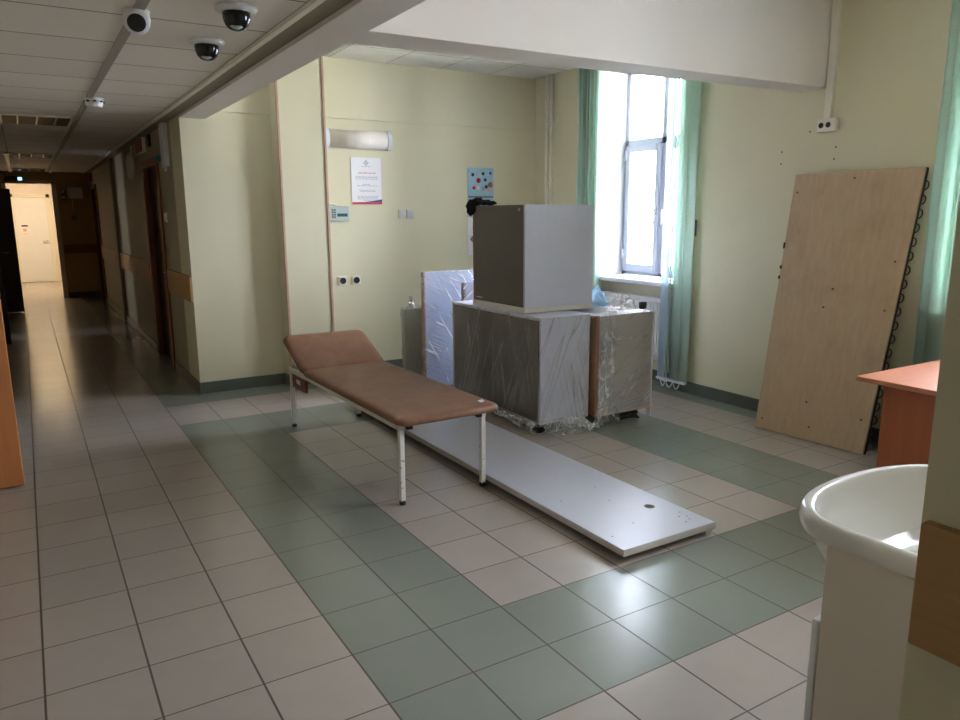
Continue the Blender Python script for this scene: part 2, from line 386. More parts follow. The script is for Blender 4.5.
# ceilings and beams
struct(bx(LW-.4, 3.8, -18, 46.4, 7.55, 7.7).build('ceiling', m_ceilc))
struct(bx(CW, 16.6, -4.9, 16.6, 9.35, 9.5).build('ceiling', m_ceilh))
struct(bx(3.72, CW+.02, -18, 46, 7.50, 7.62).build('trim_4', m_trimd))
struct(bx(3.70, 3.80, -18, 46, 7.49, 7.56).build('trim_5', m_cream, bevel=.01))
struct(MB().box(CW, 4.75, -4.4, YL+.05, 7.43, 9.5).build('wall_beam_corridor', m_white))
q_ = [(4.7, 4.53), (15.66, 4.27), (15.66, 4.95), (4.7, 5.42)]
struct(MB().hexa([(x, y, 7.56) for x, y in q_], [(x, y, 9.5) for x, y in q_]).build('wall_beam_cross', m_white))
# skirting tiles
def skirt(n, *a): struct(bx(*a).build(n, m_base, bevel=.012))
skirt('baseboard_right', XW-.05, XW+.01, W1[1]-.0, YB, 0, .32); skirt('baseboard_right', XW-.05, XW+.01, W2[1], W1[0], 0, .32)
skirt('baseboard_right', 15.95, 16.02, W1[0], W1[1], 0, .32)
skirt('baseboard_back', 7.93, XW, YB-.05, YB+.01, 0, .32); skirt('baseboard_back_left', CW-.05, 6.54, YL-.05, YL+.02, 0, .32); skirt('baseboard_pilaster', 6.48, 7.98, 14.61, YB, 0, .32)
skirt('baseboard_corridor_right', CW-.05, CW+.01, YL-.1, 18.8, 0, .32); skirt('baseboard_corridor_right', CW-.05, CW+.01, 22.75, 41.5, 0, .32)
skirt('baseboard_corridor_end', 2.3, CW, 45.94, 46.01, 0, .32)
skirt('baseboard_near', CW-.05, CW+.01, -18, -4.37, 0, .32)
# wooden bumper rails
def rail(n, y0, y1, z0=2.57, z1=3.28): struct(bx(CW-.07, CW+.01, y0, y1, z0, z1).build(n, m_rail, bevel=.01))
rail('trim_6', YL+.0, 18.75); rail('trim_7', 22.75, 41.4)
nr = struct(bx(CW-.07, CW+.01, -18, -4.4, 2.69, 3.36).build('trim_8', m_rail, bevel=.012))
struct(bx(2.35, CW, 45.93, 46.01, 2.7, 3.25).build('trim_9', m_redwood))
scr = MB().lathe((CW-.07, -4.66, 2.98), [(.016, 0), (.012, .012)], axis=(-1, 0, 0), n=10).build('screw', m_hole, nr)
# screw holes left in the right wall
for y, z in ((4.61, 6.67), (5.31, 6.28), (5.31, 6.01), (3.95, 6.29), (3.97, 6.04)):
    MB().lathe((XW+.004, y, z), [(.02, 0), (.016, .012)], axis=(-1, 0, 0), n=10).build('screw_hole', m_hole, wall_r)

# ------------------------------------------------------------------ windows
def window(n, y0, y1):
    z0, z1 = 3.0, 9.15; x = 16.5
    fr = MB(); fr.box(x, x+.2, y0, y0+.16, z0, z1); fr.box(x, x+.2, y1-.16, y1, z0, z1)
    fr.box(x, x+.2, y0, y1, z0, z0+.14); fr.box(x, x+.2, y0, y1, z1-.16, z1); fr.box(x, x+.2, y0, y1, 6.88, 7.1)
    yc = (y0+y1)/2; fr.box(x, x+.2, yc-.12, yc+.12, z0, z1)
    w = struct(fr.build('window_%d' % n, m_frame, bevel=.02))
    for a, b in ((y0+.14, yc-.1), (yc+.1, y1-.14)):
        s = MB(); d = .17
        s.box(x-.08, x+.1, a, a+d, 3.12, 6.92); s.box(x-.08, x+.1, b-d, b, 3.12, 6.92)
        s.box(x-.08, x+.1, a+d, b-d, 3.12, 3.36); s.box(x-.08, x+.1, a+d, b-d, 6.72, 6.92)
        so = s.build('sash', m_frame, w, bevel=.02)
        bx(x+.04, x+.06, a+d, b-d, 3.36, 6.72).build('pane', m_glass, so)
        bx(x+.08, x+.1, a, b, 7.1, z1-.16).build('pane', m_glass, w)
        hy = a+.08 if a > yc else b-.08
        h = MB(); h.box(x-.12, x-.07, hy-.04, hy+.04, 4.86, 5.06); h.tube([(x-.1, hy, 4.98), (x-.2, hy, 4.98), (x-.21, hy, 4.9), (x-.21, hy-.02, 4.58)], .028, 8)
        h.build('handle', m_chrome, so, smooth=True)
        for zz in (3.5, 6.5):
            hy2 = b if a > yc else a
            MB().tube([(x-.1, hy2, zz), (x-.1, hy2, zz+.3)], .035, 8).build('hinge', m_pvc, so, smooth=True)
    bx(15.42, 16.52, y0-.12, y1+.12, 2.88, 3.0).build('window_sill', m_pvc, w, bevel=.03)
    return w
window(1, *W1); window(2, *W2)
ws = MB(); ws.box(-12.15, -12, 29.2, 29.3, 3.6, 6.2); ws.box(-12.15, -12, 30.3, 30.4, 3.6, 6.2); ws.box(-12.15, -12, 29.2, 30.4, 3.6, 3.7); ws.box(-12.15, -12, 29.2, 30.4, 6.1, 6.2)
w4 = struct(ws.build('window_3', m_pvc, bevel=.02)); bx(-12.08, -12.06, 29.25, 30.35, 3.65, 6.15).build('pane', m_glass, w4)
# white plastered reveals
n_ = 13
for a, b in (W1, W2):
    for y0, y1 in ((a-.0, a+.02), (b-.02, b)): struct(bx(XW-.01, 16.5, y0, y1, 3.0, 9.15).build('trim_%d' % n_, m_reveal)); n_ += 1
    struct(bx(XW-.01, 16.5, a, b, 9.13, 9.15).build('trim_%d' % n_, m_reveal)); n_ += 1

# vertical blinds
def slat(o, x, y, ang, wd, m, z0=.3, z1=9.25):
    c, s_ = math.cos(ang)*wd/2, math.sin(ang)*wd/2
    def f(u, v):
        k = (u-.5)*2; b = .03*(1-k*k)
        return (x+s_*k+b*math.cos(ang), y+c*k-b*math.sin(ang), z0+(z1-z0)*v)
    b = MB().sheet(f, 6, 1).build('slat', m, o, smooth=True, solid=.008)
    MB().box(x-abs(s_)*.8-.012, x+abs(s_)*.8+.012, y-abs(c)*.8-.012, y+abs(c)*.8+.012, z0-.03, z0+.03).build('weight', m_pvc, b)
def chain(o, pts):
    P = []
    for (a, b) in zip(pts, pts[1:]):
        for k in range(7):
            u = k/6; P.append((a[0]+(b[0]-a[0])*u, a[1]+(b[1]-a[1])*u, a[2]+(b[2]-a[2])*u-.2*(1-(2*u-1)**2)))
    MB().tube(P, .012, 6).build('bead_chain', m_pvc, o, smooth=True)
def blind(loc, label, group, left, right, rail_y):
    o = thing('vertical_blind', loc, label, 'blind', group)
    bx(15.28, 15.44, rail_y[0], rail_y[1], 9.24, 9.34).build('head_rail', m_pvc, o, bevel=.02)
    for st in (left, right):
        for y, a, wd, m in st: slat(o, 15.36, y, a, wd, m)
        chain(o, [(15.34, q[0], .3) for q in st])
    return o
R = math.radians
lf = [(12.42, R(70), .4, m_blind), (12.27, R(62), .42, m_blind), (12.1, R(48), .42, m_blind), (11.9, R(66), .42, m_blind), (11.74, R(55), .42, m_blind), (11.56, R(72), .40, m_blind), (11.47, R(80), .40, m_blind)]
rt = [(8.62, R(12), .36, m_blindl), (8.42, R(50), .40, m_blind), (8.14, R(10), .42, m_blind), (7.88, R(-8), .44, m_blind)]
blind((15.36, 10, 0), 'mint green vertical blind drawn open at the window above the white radiator', None, lf, rt, (7.6, 12.6))
lf2 = [(1.60, R(40), .44, m_blind), (1.36, R(15), .44, m_blind), (1.06, R(30), .44, m_blind), (.82, R(10), .44, m_blindl)]
rt2 = [(-1.6-.3*k, R(40), .42, m_blind) for k in range(4)]
blind((15.36, -.5, 0), 'mint green vertical blind at the right edge, behind the beech desk', None, lf2, rt2, (-3.1, 1.8))

# radiator in the niche
ra = thing('radiator', (15.75, 10, 0), 'white ribbed panel radiator in the niche under the window sill', 'radiator')
rb = MB(); rb.box(15.66, 15.7, 8.5, 11.45, .82, 2.42)
y = 8.56
while y < 11.42: rb.box(15.6, 15.67, y, y+.055, .9, 2.36); y += .11
rb.build('front_panel', m_rad, ra, bevel=.008)
bx(15.58, 15.86, 8.46, 11.5, 2.40, 2.52).build('top_grille', m_rad, ra, bevel=.015)
bx(15.58, 15.72, 8.46, 11.5, .72, .88).build('lower_rail', m_rad, ra, bevel=.02)
bx(15.82, 15.86, 8.5, 11.45, .82, 2.42).build('rear_panel', m_rad, ra)
for yy in (8.9, 11.0): bx(15.85, 16.0, yy, yy+.1, 1.0, 2.3).build('wall_bracket', m_rad, ra)
MB().tube([(15.68, 8.46, .8), (15.68, 8.2, .8), (15.68, 8.15, .7), (15.68, 8.15, 0)], .05, 10).build('supply_pipe', m_rad, ra, smooth=True)

# ------------------------------------------------------------------ wall fittings in the hall
pr = thing('riser_pipe', (15.48, 14.2, 0), 'pair of pale vertical heating pipes in the far corner', 'pipe')
for yy in (14.36, 14.12): MB().tube([(15.48, yy, 0), (15.48, yy, 9.35)], .05, 12).build('pipe', m_cream, pr, smooth=True)
for zz in (2.5, 5.9, 7.9): bx(15.44, 15.6, 14.06, 14.42, zz, zz+.04).build('clamp', m_cream, pr, bevel=.01)

wl = thing('wall_light', (9.1, YB, 7.1), 'unlit half-round white wall light with clear ribbed cover on the back wall', 'lamp')
def half(x0, x1, r, n=14):
    return [[(x, YB-.06-r*.72*math.sin(pi*k/n), 7.1-r*math.cos(pi*k/n)) for k in range(n+1)] for x in (x0, x1)]
def mdif():
    m, t, p, o = newmat('ribbed_acrylic'); t.l.new(t.mix(t.ramp(t.noise(3, 2, stretch=((40, .2, .2), (0, 0, 0))), .3, .7), lin((214, 206, 196)), lin((236, 228, 220))), p.inputs['Base Color'])
    p.inputs['Roughness'].default_value = .45; return m
MB().loops(half(8.16, 10.02, .26), closed=False).build('cover', mdif(), wl, smooth=True, solid=.01)
bx(8.1, 10.08, YB-.07, YB, 6.83, 7.37).build('back_plate', m_cream, wl, bevel=.01)
for x0, x1 in ((8.04, 8.17), (10.01, 10.14)):
    MB().loops(half(x0, x1, .29), True, True).build('end_cap', m_pvc, wl, bevel=.015)
bx(8.2, 10.0, YB-.17, YB-.13, 7.06, 7.12).build('tube', m_pvc, wl, bevel=.015)

nt = thing('notice', (9.35, YB, 5.2), 'white printed notice with a red and blue bottom band, under the wall light', 'notice')
bx(8.87, 9.84, YB-.02, YB-.004, 5.22, 6.6).build('sheet', m_paper, nt)
e = MB(); yy = YB-.024
for dx, dz in ((0, .05), (0, -.05), (.05, 0), (-.05, 0)): e.lathe((9.35+dx, yy, 6.44+dz), [(.036, 0), (.036, .004)], axis=(0, -1, 0), n=10)
e.build('emblem', m_txt, nt)
for z, a, b, h in ((6.33, 9.2, 9.5, .018), (6.01, 9.0, 9.72, .03), (5.96, 9.02, 9.7, .02), (5.80, 9.22, 9.46, .02), (5.76, 9.04, 9.7, .02), (5.63, 9.1, 9.62, .02), (5.59, 9.14, 9.64, .02), (5.45, 9.04, 9.72, .02), (5.41, 9.04, 9.7, .02), (5.37, 9.04, 9.72, .02), (5.33, 9.24, 9.5, .02)):
    x = a; l = MB()
    while x < b-.03:
        q = min(b, x+random.uniform(.06, .14)); l.box(x, q, yy, yy+.004, z, z+h); x = q+.022
    l.build('text_line', m_txt, nt)
hl = MB(); x = 9.1
for q in (.12, .16, .1, .12): hl.box(x, x+q, yy, yy+.004, 6.13, 6.16); x += q+.02
hl.build('heading', m_txtr, nt)
MB().hexa([(8.87, yy, 5.22), (9.84, yy, 5.22), (9.84, yy+.004, 5.22), (8.87, yy+.004, 5.22)], [(8.87, yy, 5.28), (9.84, yy, 5.3), (9.84, yy+.004, 5.3), (8.87, yy+.004, 5.28)]).build('red_band', m_darkred, nt)
MB().hexa([(9.3, yy-.004, 5.285), (9.84, yy-.004, 5.295), (9.84, yy, 5.295), (9.3, yy, 5.285)], [(9.3, yy-.004, 5.29), (9.84, yy-.004, 5.37), (9.84, yy, 5.37), (9.3, yy, 5.29)]).build('blue_band', m_bluep, nt)

kp = thing('alarm_keypad', (8.4, YB, 4.7), 'grey alarm keypad with small screen and green buttons beside the pilaster', 'keypad')
bx(8.08, 8.72, YB-.12, YB, 4.73, 5.16).build('case', m_greydev, kp, bevel=.02)
bx(8.34, 8.66, YB-.128, YB-.11, 4.86, 4.95).build('display', m_lcd, kp)
for r in range(4):
    for c in range(2): bx(8.17+c*.07, 8.22+c*.07, YB-.132, YB-.11, 5.08-r*.07-.05, 5.08-r*.07).build('button', m_red if (r == 3 and c == 0) else m_grn, kp)
MB().tube([(7.96, YB-.03, 5.22), (8.3, YB-.03, 5.22), (8.36, YB-.03, 5.17)], .02, 6).build('cable', m_cream, kp, smooth=True)

sw = thing('light_switch', (10.63, YB, 4.77), 'cream double light switch on the back wall right of the notice', 'switch')
for x in (10.38, 10.65):
    f_ = bx(x, x+.25, YB-.06, YB, 4.78, 5.07).build('frame', m_cream, sw, bevel=.02)
    bx(x+.05, x+.2, YB-.08, YB-.05, 4.83, 5.02).build('rocker', m_pvc, f_, bevel=.01)
def socket(x, label):
    s_ = thing('power_socket', (x, YB, 2.8), label, 'socket', 'low sockets on the back wall')
    bx(x-.14, x+.14, YB-.05, YB, 2.80, 3.08).build('frame', m_cream, s_, bevel=.02)
    MB().lathe((x, YB-.055, 2.94), [(.1, 0), (.095, .02), (.07, .008)], axis=(0, -1, 0), n=20).build('insert', m_dark, s_)
socket(8.46, 'low wall socket nearer the pilaster, one of two above the skirting'); socket(8.9, 'low wall socket farther from the pilaster, right one of the pair')

ca = thing('wall_calendar', (13.4, YB, 3.5), 'tall narrow pale blue wall calendar half hidden by the grey upper cabinet', 'calendar')
bx(12.9, 13.9, YB-.02, YB-.004, 5.5, 6.4).build('picture_page', m_lightblue, ca)
ya = YB-.024
for i, (x, z, r, m) in enumerate(((13.02, 6.3, .05, m_txt), (13.1, 6.18, .06, m_dark), (13.3, 6.25, .06, m_txt), (13.5, 6.22, .06, m_dark), (13.02, 6.0, .05, m_txt), (13.32, 6.0, .09, m_red), (13.58, 6.02, .06, m_dark), (13.78, 5.86, .1, m_brownedge), (13.74, 5.72, .08, m_txtr), (13.3, 5.76, .07, m_cream), (13.5, 5.74, .07, m_pink), (13.14, 5.76, .06, m_red), (13.62, 5.8, .06, m_dark), (13.78, 6.24, .05, m_bluep))):
    MB().lathe((x, ya, z), [(r, 0), (r*.9, .005)], axis=(0, -1, 0), n=7).build('printed_motif', m, ca)
for i in range(3):
    z1 = 5.44-i*.64
    bx(12.9, 13.9, YB-.02, YB-.004, z1-.6, z1).build('month_page', m_paper if i else m_lightblue, ca)
    d = MB()
    for r in range(5):
        for c in range(7): d.box(13.06+c*.105, 13.12+c*.105, ya, ya+.004, z1-.18-r*.08, z1-.15-r*.08)
    d.box(13.2, 13.6, ya, ya+.004, z1-.08, z1-.05)
    d.build('printed_dates', m_txt, ca)
MB().box(13.02, 13.3, YB-.034, YB-.026, 3.95, 4.23, rot=Matrix.Rotation(R(45), 3, 'Y'), piv=(13.16, YB, 4.09)).build('tilted_card', m_grey, ca)
bx(12.92, 13.9, YB-.016, YB-.002, 5.42, 5.5).build('binding', m_grey, ca)

tk = thing('cable_trunking', (15.56, 4.15, 6.7), 'white cable trunking running down the right wall to a double socket', 'trunking')
bx(15.5, XW, 4.08, 4.24, 6.9, 9.35).build('duct', m_cream, tk, bevel=.012)
ds = bx(15.46, XW, 3.92, 4.36, 6.62, 6.9).build('double_socket', m_cream, tk, bevel=.02)
for yy in (4.25, 4.08): MB().lathe((15.455, yy, 6.76), [(.06, 0), (.055, .012), (.04, .006)], axis=(-1, 0, 0), n=18).build('outlet', m_dark, ds)
kc = thing('thin_wall_conduit', (15.58, 7.7, .3), 'thin white conduit with two small boxes beside the right blind stack', 'conduit')
bx(15.56, XW, 7.86, 7.91, .32, 8.6).build('duct', m_pvc, kc)
for z in (4.3, 2.8): bx(15.53, XW, 7.78, 7.98, z, z+(.42 if z > 4 else .25)).build('switch_box', m_grey if z > 4 else m_cream, kc, bevel=.015)

# ------------------------------------------------------------------ examination couch
co = thing('examination_couch', (6.2, 7.6, 0), 'brown vinyl examination couch with raised head end on white steel legs', 'couch')
X0, X1, Y0, Y1, ZF = 5.36, 6.99, 4.74, 10.46, 1.44
def rbox(x0, x1, y0, y1, z0, z1, r, n=5):
    L = []
    def ring(z, ins):
        pts = []
        for cx, cy, a0 in ((x1-r, y1-r, 0), (x0+r, y1-r, pi/2), (x0+r, y0+r, pi), (x1-r, y0+r, 1.5*pi)):
            for k in range(n+1):
                a = a0+pi/2*k/n; pts.append((cx+(r-ins)*math.cos(a), cy+(r-ins)*math.sin(a), z))
        return pts
    h = z1-z0
    for z, ins in ((z0, .06), (z0+.02, .015), (z0+.05, 0), (z0+h*.55, 0), (z0+h*.8, .02), (z0+h*.95, .07), (z1, .16)): L.append(ring(z, ins))
    return L
MB().loops(rbox(5.22, 7.24, 4.46, 9.36, 1.44, 1.58, .2), True, True).build('mattress', m_vinyl, co, smooth=True)
hd = rbox(5.22, 7.24, 9.30, 10.84, 1.44, 1.58, .2)
rm = Matrix.Rotation(R(24), 3, 'X'); pv = Vector((0, 9.34, 1.46))
MB().loops([[tuple(rm @ (Vector(p)-pv)+pv) for p in l] for l in hd], True, True).build('headrest', m_vinyl, co, smooth=True)
fr = MB(); b = .055
fr.box(X0-b, X0+b, Y0-b, Y1+b, ZF-.11, ZF); fr.box(X1-b, X1+b, Y0-b, Y1+b, ZF-.11, ZF)
for yy in (Y0+.35, 9.3, Y1): fr.box(X0, X1, yy-b, yy+b, ZF-.108, ZF-.002)
fr.build('frame', m_metalw, co, bevel=.015)
for x in (X0, X1):
    MB().tube([(x, 10.35, ZF-.05), (x, 10.30, 1.8)], .03, 8).build('headrest_support', m_metalw, co, smooth=True)
def wornwhite():
    m, t, p, o = newmat('chipped_white_enamel'); f = t.ramp(t.noise(45, 5, rough=.7), .62, .67)
    t.l.new(t.mix(f, lin((228, 224, 218)), lin((96, 70, 52))), p.inputs['Base Color']); p.inputs['Roughness'].default_value = .4; return m
m_worn = wornwhite()
for x in (X0, X1):
    for y in (Y0, Y1):
        lg = bx(x-.046, x+.046, y-.046, y+.046, .06, ZF-.1).build('leg', m_worn, co, bevel=.015)
        MB().lathe((x, y, 0), [(.055, 0), (.058, .03), (.054, .08)], n=14).build('rubber_foot', m_black, lg)
bx(X1-.14, X1-.05, Y0-.08, Y0+.0, ZF-.1, ZF-.01).build('bracket', m_black, co); bx(X0+.07, X0+.17, Y0-.12, Y0-.04, ZF-.09, ZF+.0).build('bracket', m_black, co)
pl = bx(X0-.02, X0+.04, 9.5, 10.36, 1.0, 1.30).build('side_plate', m_redwood, co)
bx(X0-.028, X0-.018, 9.82, 10.06, 1.12, 1.22).build('sticker', m_paper, pl)
co.rotation_euler = (0, 0, R(.9))
sc = MB().sheet(lambda u, v: (6.98+.11*u, 4.72+.1*v+.04*u, 1.592+.02*abs(u-.5)+.01*v), 3, 2).build('paper_scrap', m_paper, solid=.006)
tag(sc, 'tiny white paper scrap lying on the foot corner of the brown couch', 'paper')

# ------------------------------------------------------------------ boards on the floor
bt = thing('worktop_board', (8, 6.3, .1), 'long grey worktop with a round cable hole lying on the floor beside the couch', 'board')
def holed(x0, x1, y0, y1, z0, z1, cx, cy, r):
    angs = [2*pi*k/48 for k in range(48)]+[math.atan2(y-cy, x-cx) % (2*pi) for x in (x0, x1) for y in (y0, y1)]
    angs = sorted(angs); out = []; inn = []
    for a in angs:
        dx, dy = math.cos(a), math.sin(a)
        s_ = min(((x1-cx)/dx if dx > 1e-6 else (x0-cx)/dx if dx < -1e-6 else 1e9), ((y1-cy)/dy if dy > 1e-6 else (y0-cy)/dy if dy < -1e-6 else 1e9))
        out.append((cx+dx*s_, cy+dy*s_)); inn.append((cx+dx*r, cy+dy*r))
    return MB().loops([[(*q, z0) for q in out], [(*q, z1) for q in out], [(*q, z1) for q in inn], [(*q, z0) for q in inn], [(*q, z0) for q in out]])
holed(7.12, 9.0, 1.05, 11.5, .1, .185, 8.58, 2.05, .085).build('board', m_edgew, bt)
holed(7.126, 8.994, 1.056, 11.494, .185, .2, 8.58, 2.05, .085).build('laminate_top', m_lamtop, bt)
for x, y in ((8.75, 1.35), (8.62, 1.3), (8.68, 1.5), (8.8, 1.45), (8.82, 1.62), (7.3, 1.5), (8.4, 3.2), (7.5, 3.0), (8.2, 2.6), (7.9, 1.7)): MB().lathe((x, y, .2), [(.014, 0), (.01, .002)], n=8).build('screw_mark', m_hole, bt)
for y in (3.2, 7.0, 10.8): bx(7.34, 8.9, y, y+.2, 0, .1).build('batten', m_brownedge, bt)
bx(8.86, 8.97, 1.1, 1.16, 0, .1).build('corner_block', m_edgew, bt)

# ------------------------------------------------------------------ film-wrapped cabinets by the window
def film_shell(o, name, x0, x1, y0, y1, z0, z1, m, amp=.03, off=.03, faces='LFRT', seed=0, ball=0):
    mb = MB(); x0 -= off; x1 += off; y0 -= off; y1 += off; z1 += off
    def dsp(p, n, u, v):
        d = fbm((p[0]*.9+seed, p[1]*.9, p[2]*.35+p[0]*.3+p[1]*.3), amp, 2); e = 1-max(abs(u-.5), abs(v-.5))*2
        q = abs(d.x)+abs(d.y)*.5
        return tuple(p[i]+n[i]*(q if e > .02 else .3*q) for i in range(3))
    if 'L' in faces: mb.sheet(lambda u, v: dsp((x0, y0+(y1-y0)*u, z0+(z1-z0)*v), (-1, 0, 0), u, v), 40, 30)
    if 'F' in faces: mb.sheet(lambda u, v: dsp((x0+(x1-x0)*u, y0, z0+(z1-z0)*v), (0, -1, 0), u, v), 26, 34)
    if 'R' in faces: mb.sheet(lambda u, v: dsp((x1, y0+(y1-y0)*u, z0+(z1-z0)*v), (1, 0, 0), u, v), 26, 26)
    if 'B' in faces: mb.sheet(lambda u, v: dsp((x0+(x1-x0)*u, y1, z0+(z1-z0)*v), (0, 1, 0), u, v), 20, 26)
    if 'T' in faces: mb.sheet(lambda u, v: dsp((x0+(x1-x0)*u, y0+(y1-y0)*v, z1), (0, 0, 1), u, v), 20, 20)
    return mb.build(name, m, o, smooth=True)
def carcass(o, x0, x1, y0, y1, z0, z1, t, ml, mf, me, front='L'):
    """open-sided board box: two tops, sides; recessed dark panel on the left (-x) face"""
    bx(x0, x1, y0, y0+t, z0, z1).build('side_panel', mf, o, bevel=.006)
    bx(x0, x1, y1-t, y1, z0, z1).build('side_panel', mf, o, bevel=.006)
    bx(x0, x1, y0+t, y1-t, z1-t, z1).build('top_panel', mf, o, bevel=.006)
    bx(x0, x1, y0+t, y1-t, z0, z0+t).build('bottom_panel', me, o, bevel=.006)
    bx(x1-.03, x1, y0+t, y1-t, z0+t, z1-t).build('rear_panel', mf, o)
A = (9.76, 11.15, 6.73, 10.65, .25, 2.66)
ca_ = thing('base_cabinet', (10.45, 8.7, 0), 'long film-wrapped base cabinet with dark doors carrying the grey upper cabinet', 'cabinet')
carcass(ca_, *A, .06, None, m_lam, m_edge)
for a, b in ((6.80, 8.68), (8.70, 10.58)): bx(9.745, 9.80, a, b, .30, 2.58).build('door', m_lamdark, ca_, bevel=.006)
bx(9.74, 9.765, 10.58, 10.65, .25, 2.66).build('edge_band', m_edge, ca_)
for x, y in ((9.9, 6.95), (10.95, 6.95), (9.9, 10.4), (10.95, 10.4), (9.9, 8.7), (10.95, 8.7)): MB().lathe((x, y, 0), [(.07, 0), (.07, .03), (.045, .05), (.045, .26)], n=14).build('foot', m_black, ca_)
film_shell(ca_, 'film_wrap', 9.74, 11.15, 6.73, 10.65, .2, 2.655, m_filmL, .014, .012, 'L', 3)
film_shell(ca_, 'film_wrap', 9.74, 11.15, 6.73, 10.65, .2, 2.655, m_filmF, .014, .012, 'F', 3)
# loose film hanging under the front edge, down to the floor
def hang(u, v):
    x = 9.72+1.28*u; z = .34-.33*v; sag = .55*math.sin(pi*min(1, v*1.0)*.5)
    d = fbm((x*2.6, v*3.1, 4.2), .2)
    return (x+d.x*.6, 6.70-sag*.55+d.y*.9*v, max(.012, z+d.z*.5*(.3+v)))
MB().sheet(hang, 60, 22).build('film_tail', m_film3, ca_, smooth=True)
def hang2(u, v):
    d = fbm((u*5, v*4, 9.1), .16)
    return (9.66+d.x*.5-.12*math.sin(pi*v), 6.7+2.6*u+d.y*.3, max(.012, .32-.3*v*(1-u*.8)+d.z*.3))
MB().sheet(hang2, 40, 12).build('film_tail', m_film3, ca_, smooth=True)
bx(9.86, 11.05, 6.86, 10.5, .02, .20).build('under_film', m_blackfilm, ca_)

B = (11.28, 12.97, 6.60, 9.4, .25, 2.60)
cb = thing('base_cabinet', (12.0, 7.8, 0), 'film-wrapped grey base cabinet nearest the window, with blue and clear film on top', 'cabinet')
m_lamtan = mat('grey_tan_laminate', (178, 174, 170), .45, .04, 14)
carcass(cb, *B, .06, None, m_lamtan, m_edge)
bx(11.23, 11.28, 6.64, 9.3, .28, 2.56).build('door', m_brownedge, cb, bevel=.006)
bx(11.20, 11.29, 6.56, 6.64, .25, 2.62).build('edge_band', m_brownedge, cb, bevel=.006)
bx(11.32, 12.93, 6.575, 6.61, .24, .30).build('edge_band', m_edge, cb)
for x, y in ((11.5, 6.8), (12.7, 6.8), (11.5, 9.2), (12.55, 9.2)): MB().lathe((x, y, 0), [(.07, 0), (.07, .03), (.045, .05), (.045, .26)], n=14).build('foot', m_black, cb)
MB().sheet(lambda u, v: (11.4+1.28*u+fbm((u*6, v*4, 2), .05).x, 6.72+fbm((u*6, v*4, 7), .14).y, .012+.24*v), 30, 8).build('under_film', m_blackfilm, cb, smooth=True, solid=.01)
film_shell(cb, 'film_wrap', *B, m_film2, .016, .012, 'FT', 11)
film_shell(cb, 'film_wrap', *B, m_film2L, .016, .012, 'LR', 11)
bx(12.965, 13.0, 6.57, 6.70, .03, 2.6).build('corner_guard', m_edgew, cb, bevel=.008)
# crumpled vertical curtain of film between the two cabinets
def drape(u, v):
    z = 2.72-2.66*v; x = 11.30+.40*u; d = fbm((x*5.5, z*.9, 5.5), .1); k = .06*math.sin(u*21+fbm((0, z*.8, 3), 2).x*3)
    fl_ = max(0, v-.78)*1.2
    return (x+d.x*.8+(u-.5)*fl_*1.6, 6.47+d.y*.7+k-.18*fl_, max(.012, z+d.z*.3))
MB().sheet(drape, 40, 70).build('film_drape', m_film3, cb, smooth=True)


cu = thing('upper_cabinet', (10.9, 8.65, 2.67), 'grey unwrapped square cabinet standing on top of the film-wrapped cabinets', 'cabinet')
ux0, ux1, uy0, uy1 = 9.87, 11.84, 7.5, 9.78
bx(ux0, ux1, uy0, uy0+.07, 2.79, 5.11).build('side_panel', m_lam, cu, bevel=.006)
bx(ux0, ux1, uy1-.07, uy1, 2.79, 5.11).build('side_panel', m_brownedge, cu, bevel=.006)
bx(ux0, ux1, uy0+.07, uy1-.07, 5.04, 5.105).build('top_panel', m_lamdark, cu, bevel=.006)
bx(ux0-.012, ux1+.012, uy0-.012, uy1+.012, 2.67, 2.79).build('bottom_panel', m_edgew, cu, bevel=.008)
m_taupe = mat('dark_taupe_door', (92, 85, 76), .5, .04, 8)
bx(ux0+.002, ux0+.05, uy0+.075, uy1-.08, 2.80, 5.08).build('door', m_taupe, cu, bevel=.006)
bx(ux1-.05, ux1-.005, uy0+.07, uy1-.07, 2.79, 5.04).build('rear_panel', m_lam, cu)
bx(ux0-.003, ux0+.004, 9.35, 9.62, 2.87, 2.89).build('sticker', m_edgew, cu)
MB().lathe((ux0+.002, 7.74, 5.0), [(.04, 0), (.03, .018)], axis=(-1, 0, 0), n=12).build('screw_cap', m_edge, cu)

# black cloth on the corner of the upper cabinet
def fuzzy(name, blobs, m, amp, seed):
    mb = MB(); bm = mb.bm
    for (x, y, z, r) in blobs:
        g = bmesh.ops.create_icosphere(bm, subdivisions=4, radius=1)
        for v in g['verts']:
            n = v.co.copy(); d = noise.noise(n*2.2+Vector((seed+x, y, z)))*.3+noise.noise(n*9+Vector((seed, x, y)))*.22
            v.co = Vector((x, y, z))+Vector((n.x*r[0], n.y*r[1], n.z*r[2]))*(1+d*amp)
    return mb.build(name, m, smooth=True)
bk_ = fuzzy('black_cloth', [(9.95, 9.66, 5.2, (.15, .17, .09)), (9.78, 9.72, 5.06, (.1, .15, .18)), (10.0, 9.38, 5.18, (.12, .2, .06)), (10.0, 9.12, 5.16, (.1, .14, .05))], m_blackfur, 1.2, 2)
tag(bk_, 'crumpled black cloth hanging over the top corner of the grey upper cabinet', 'cloth')

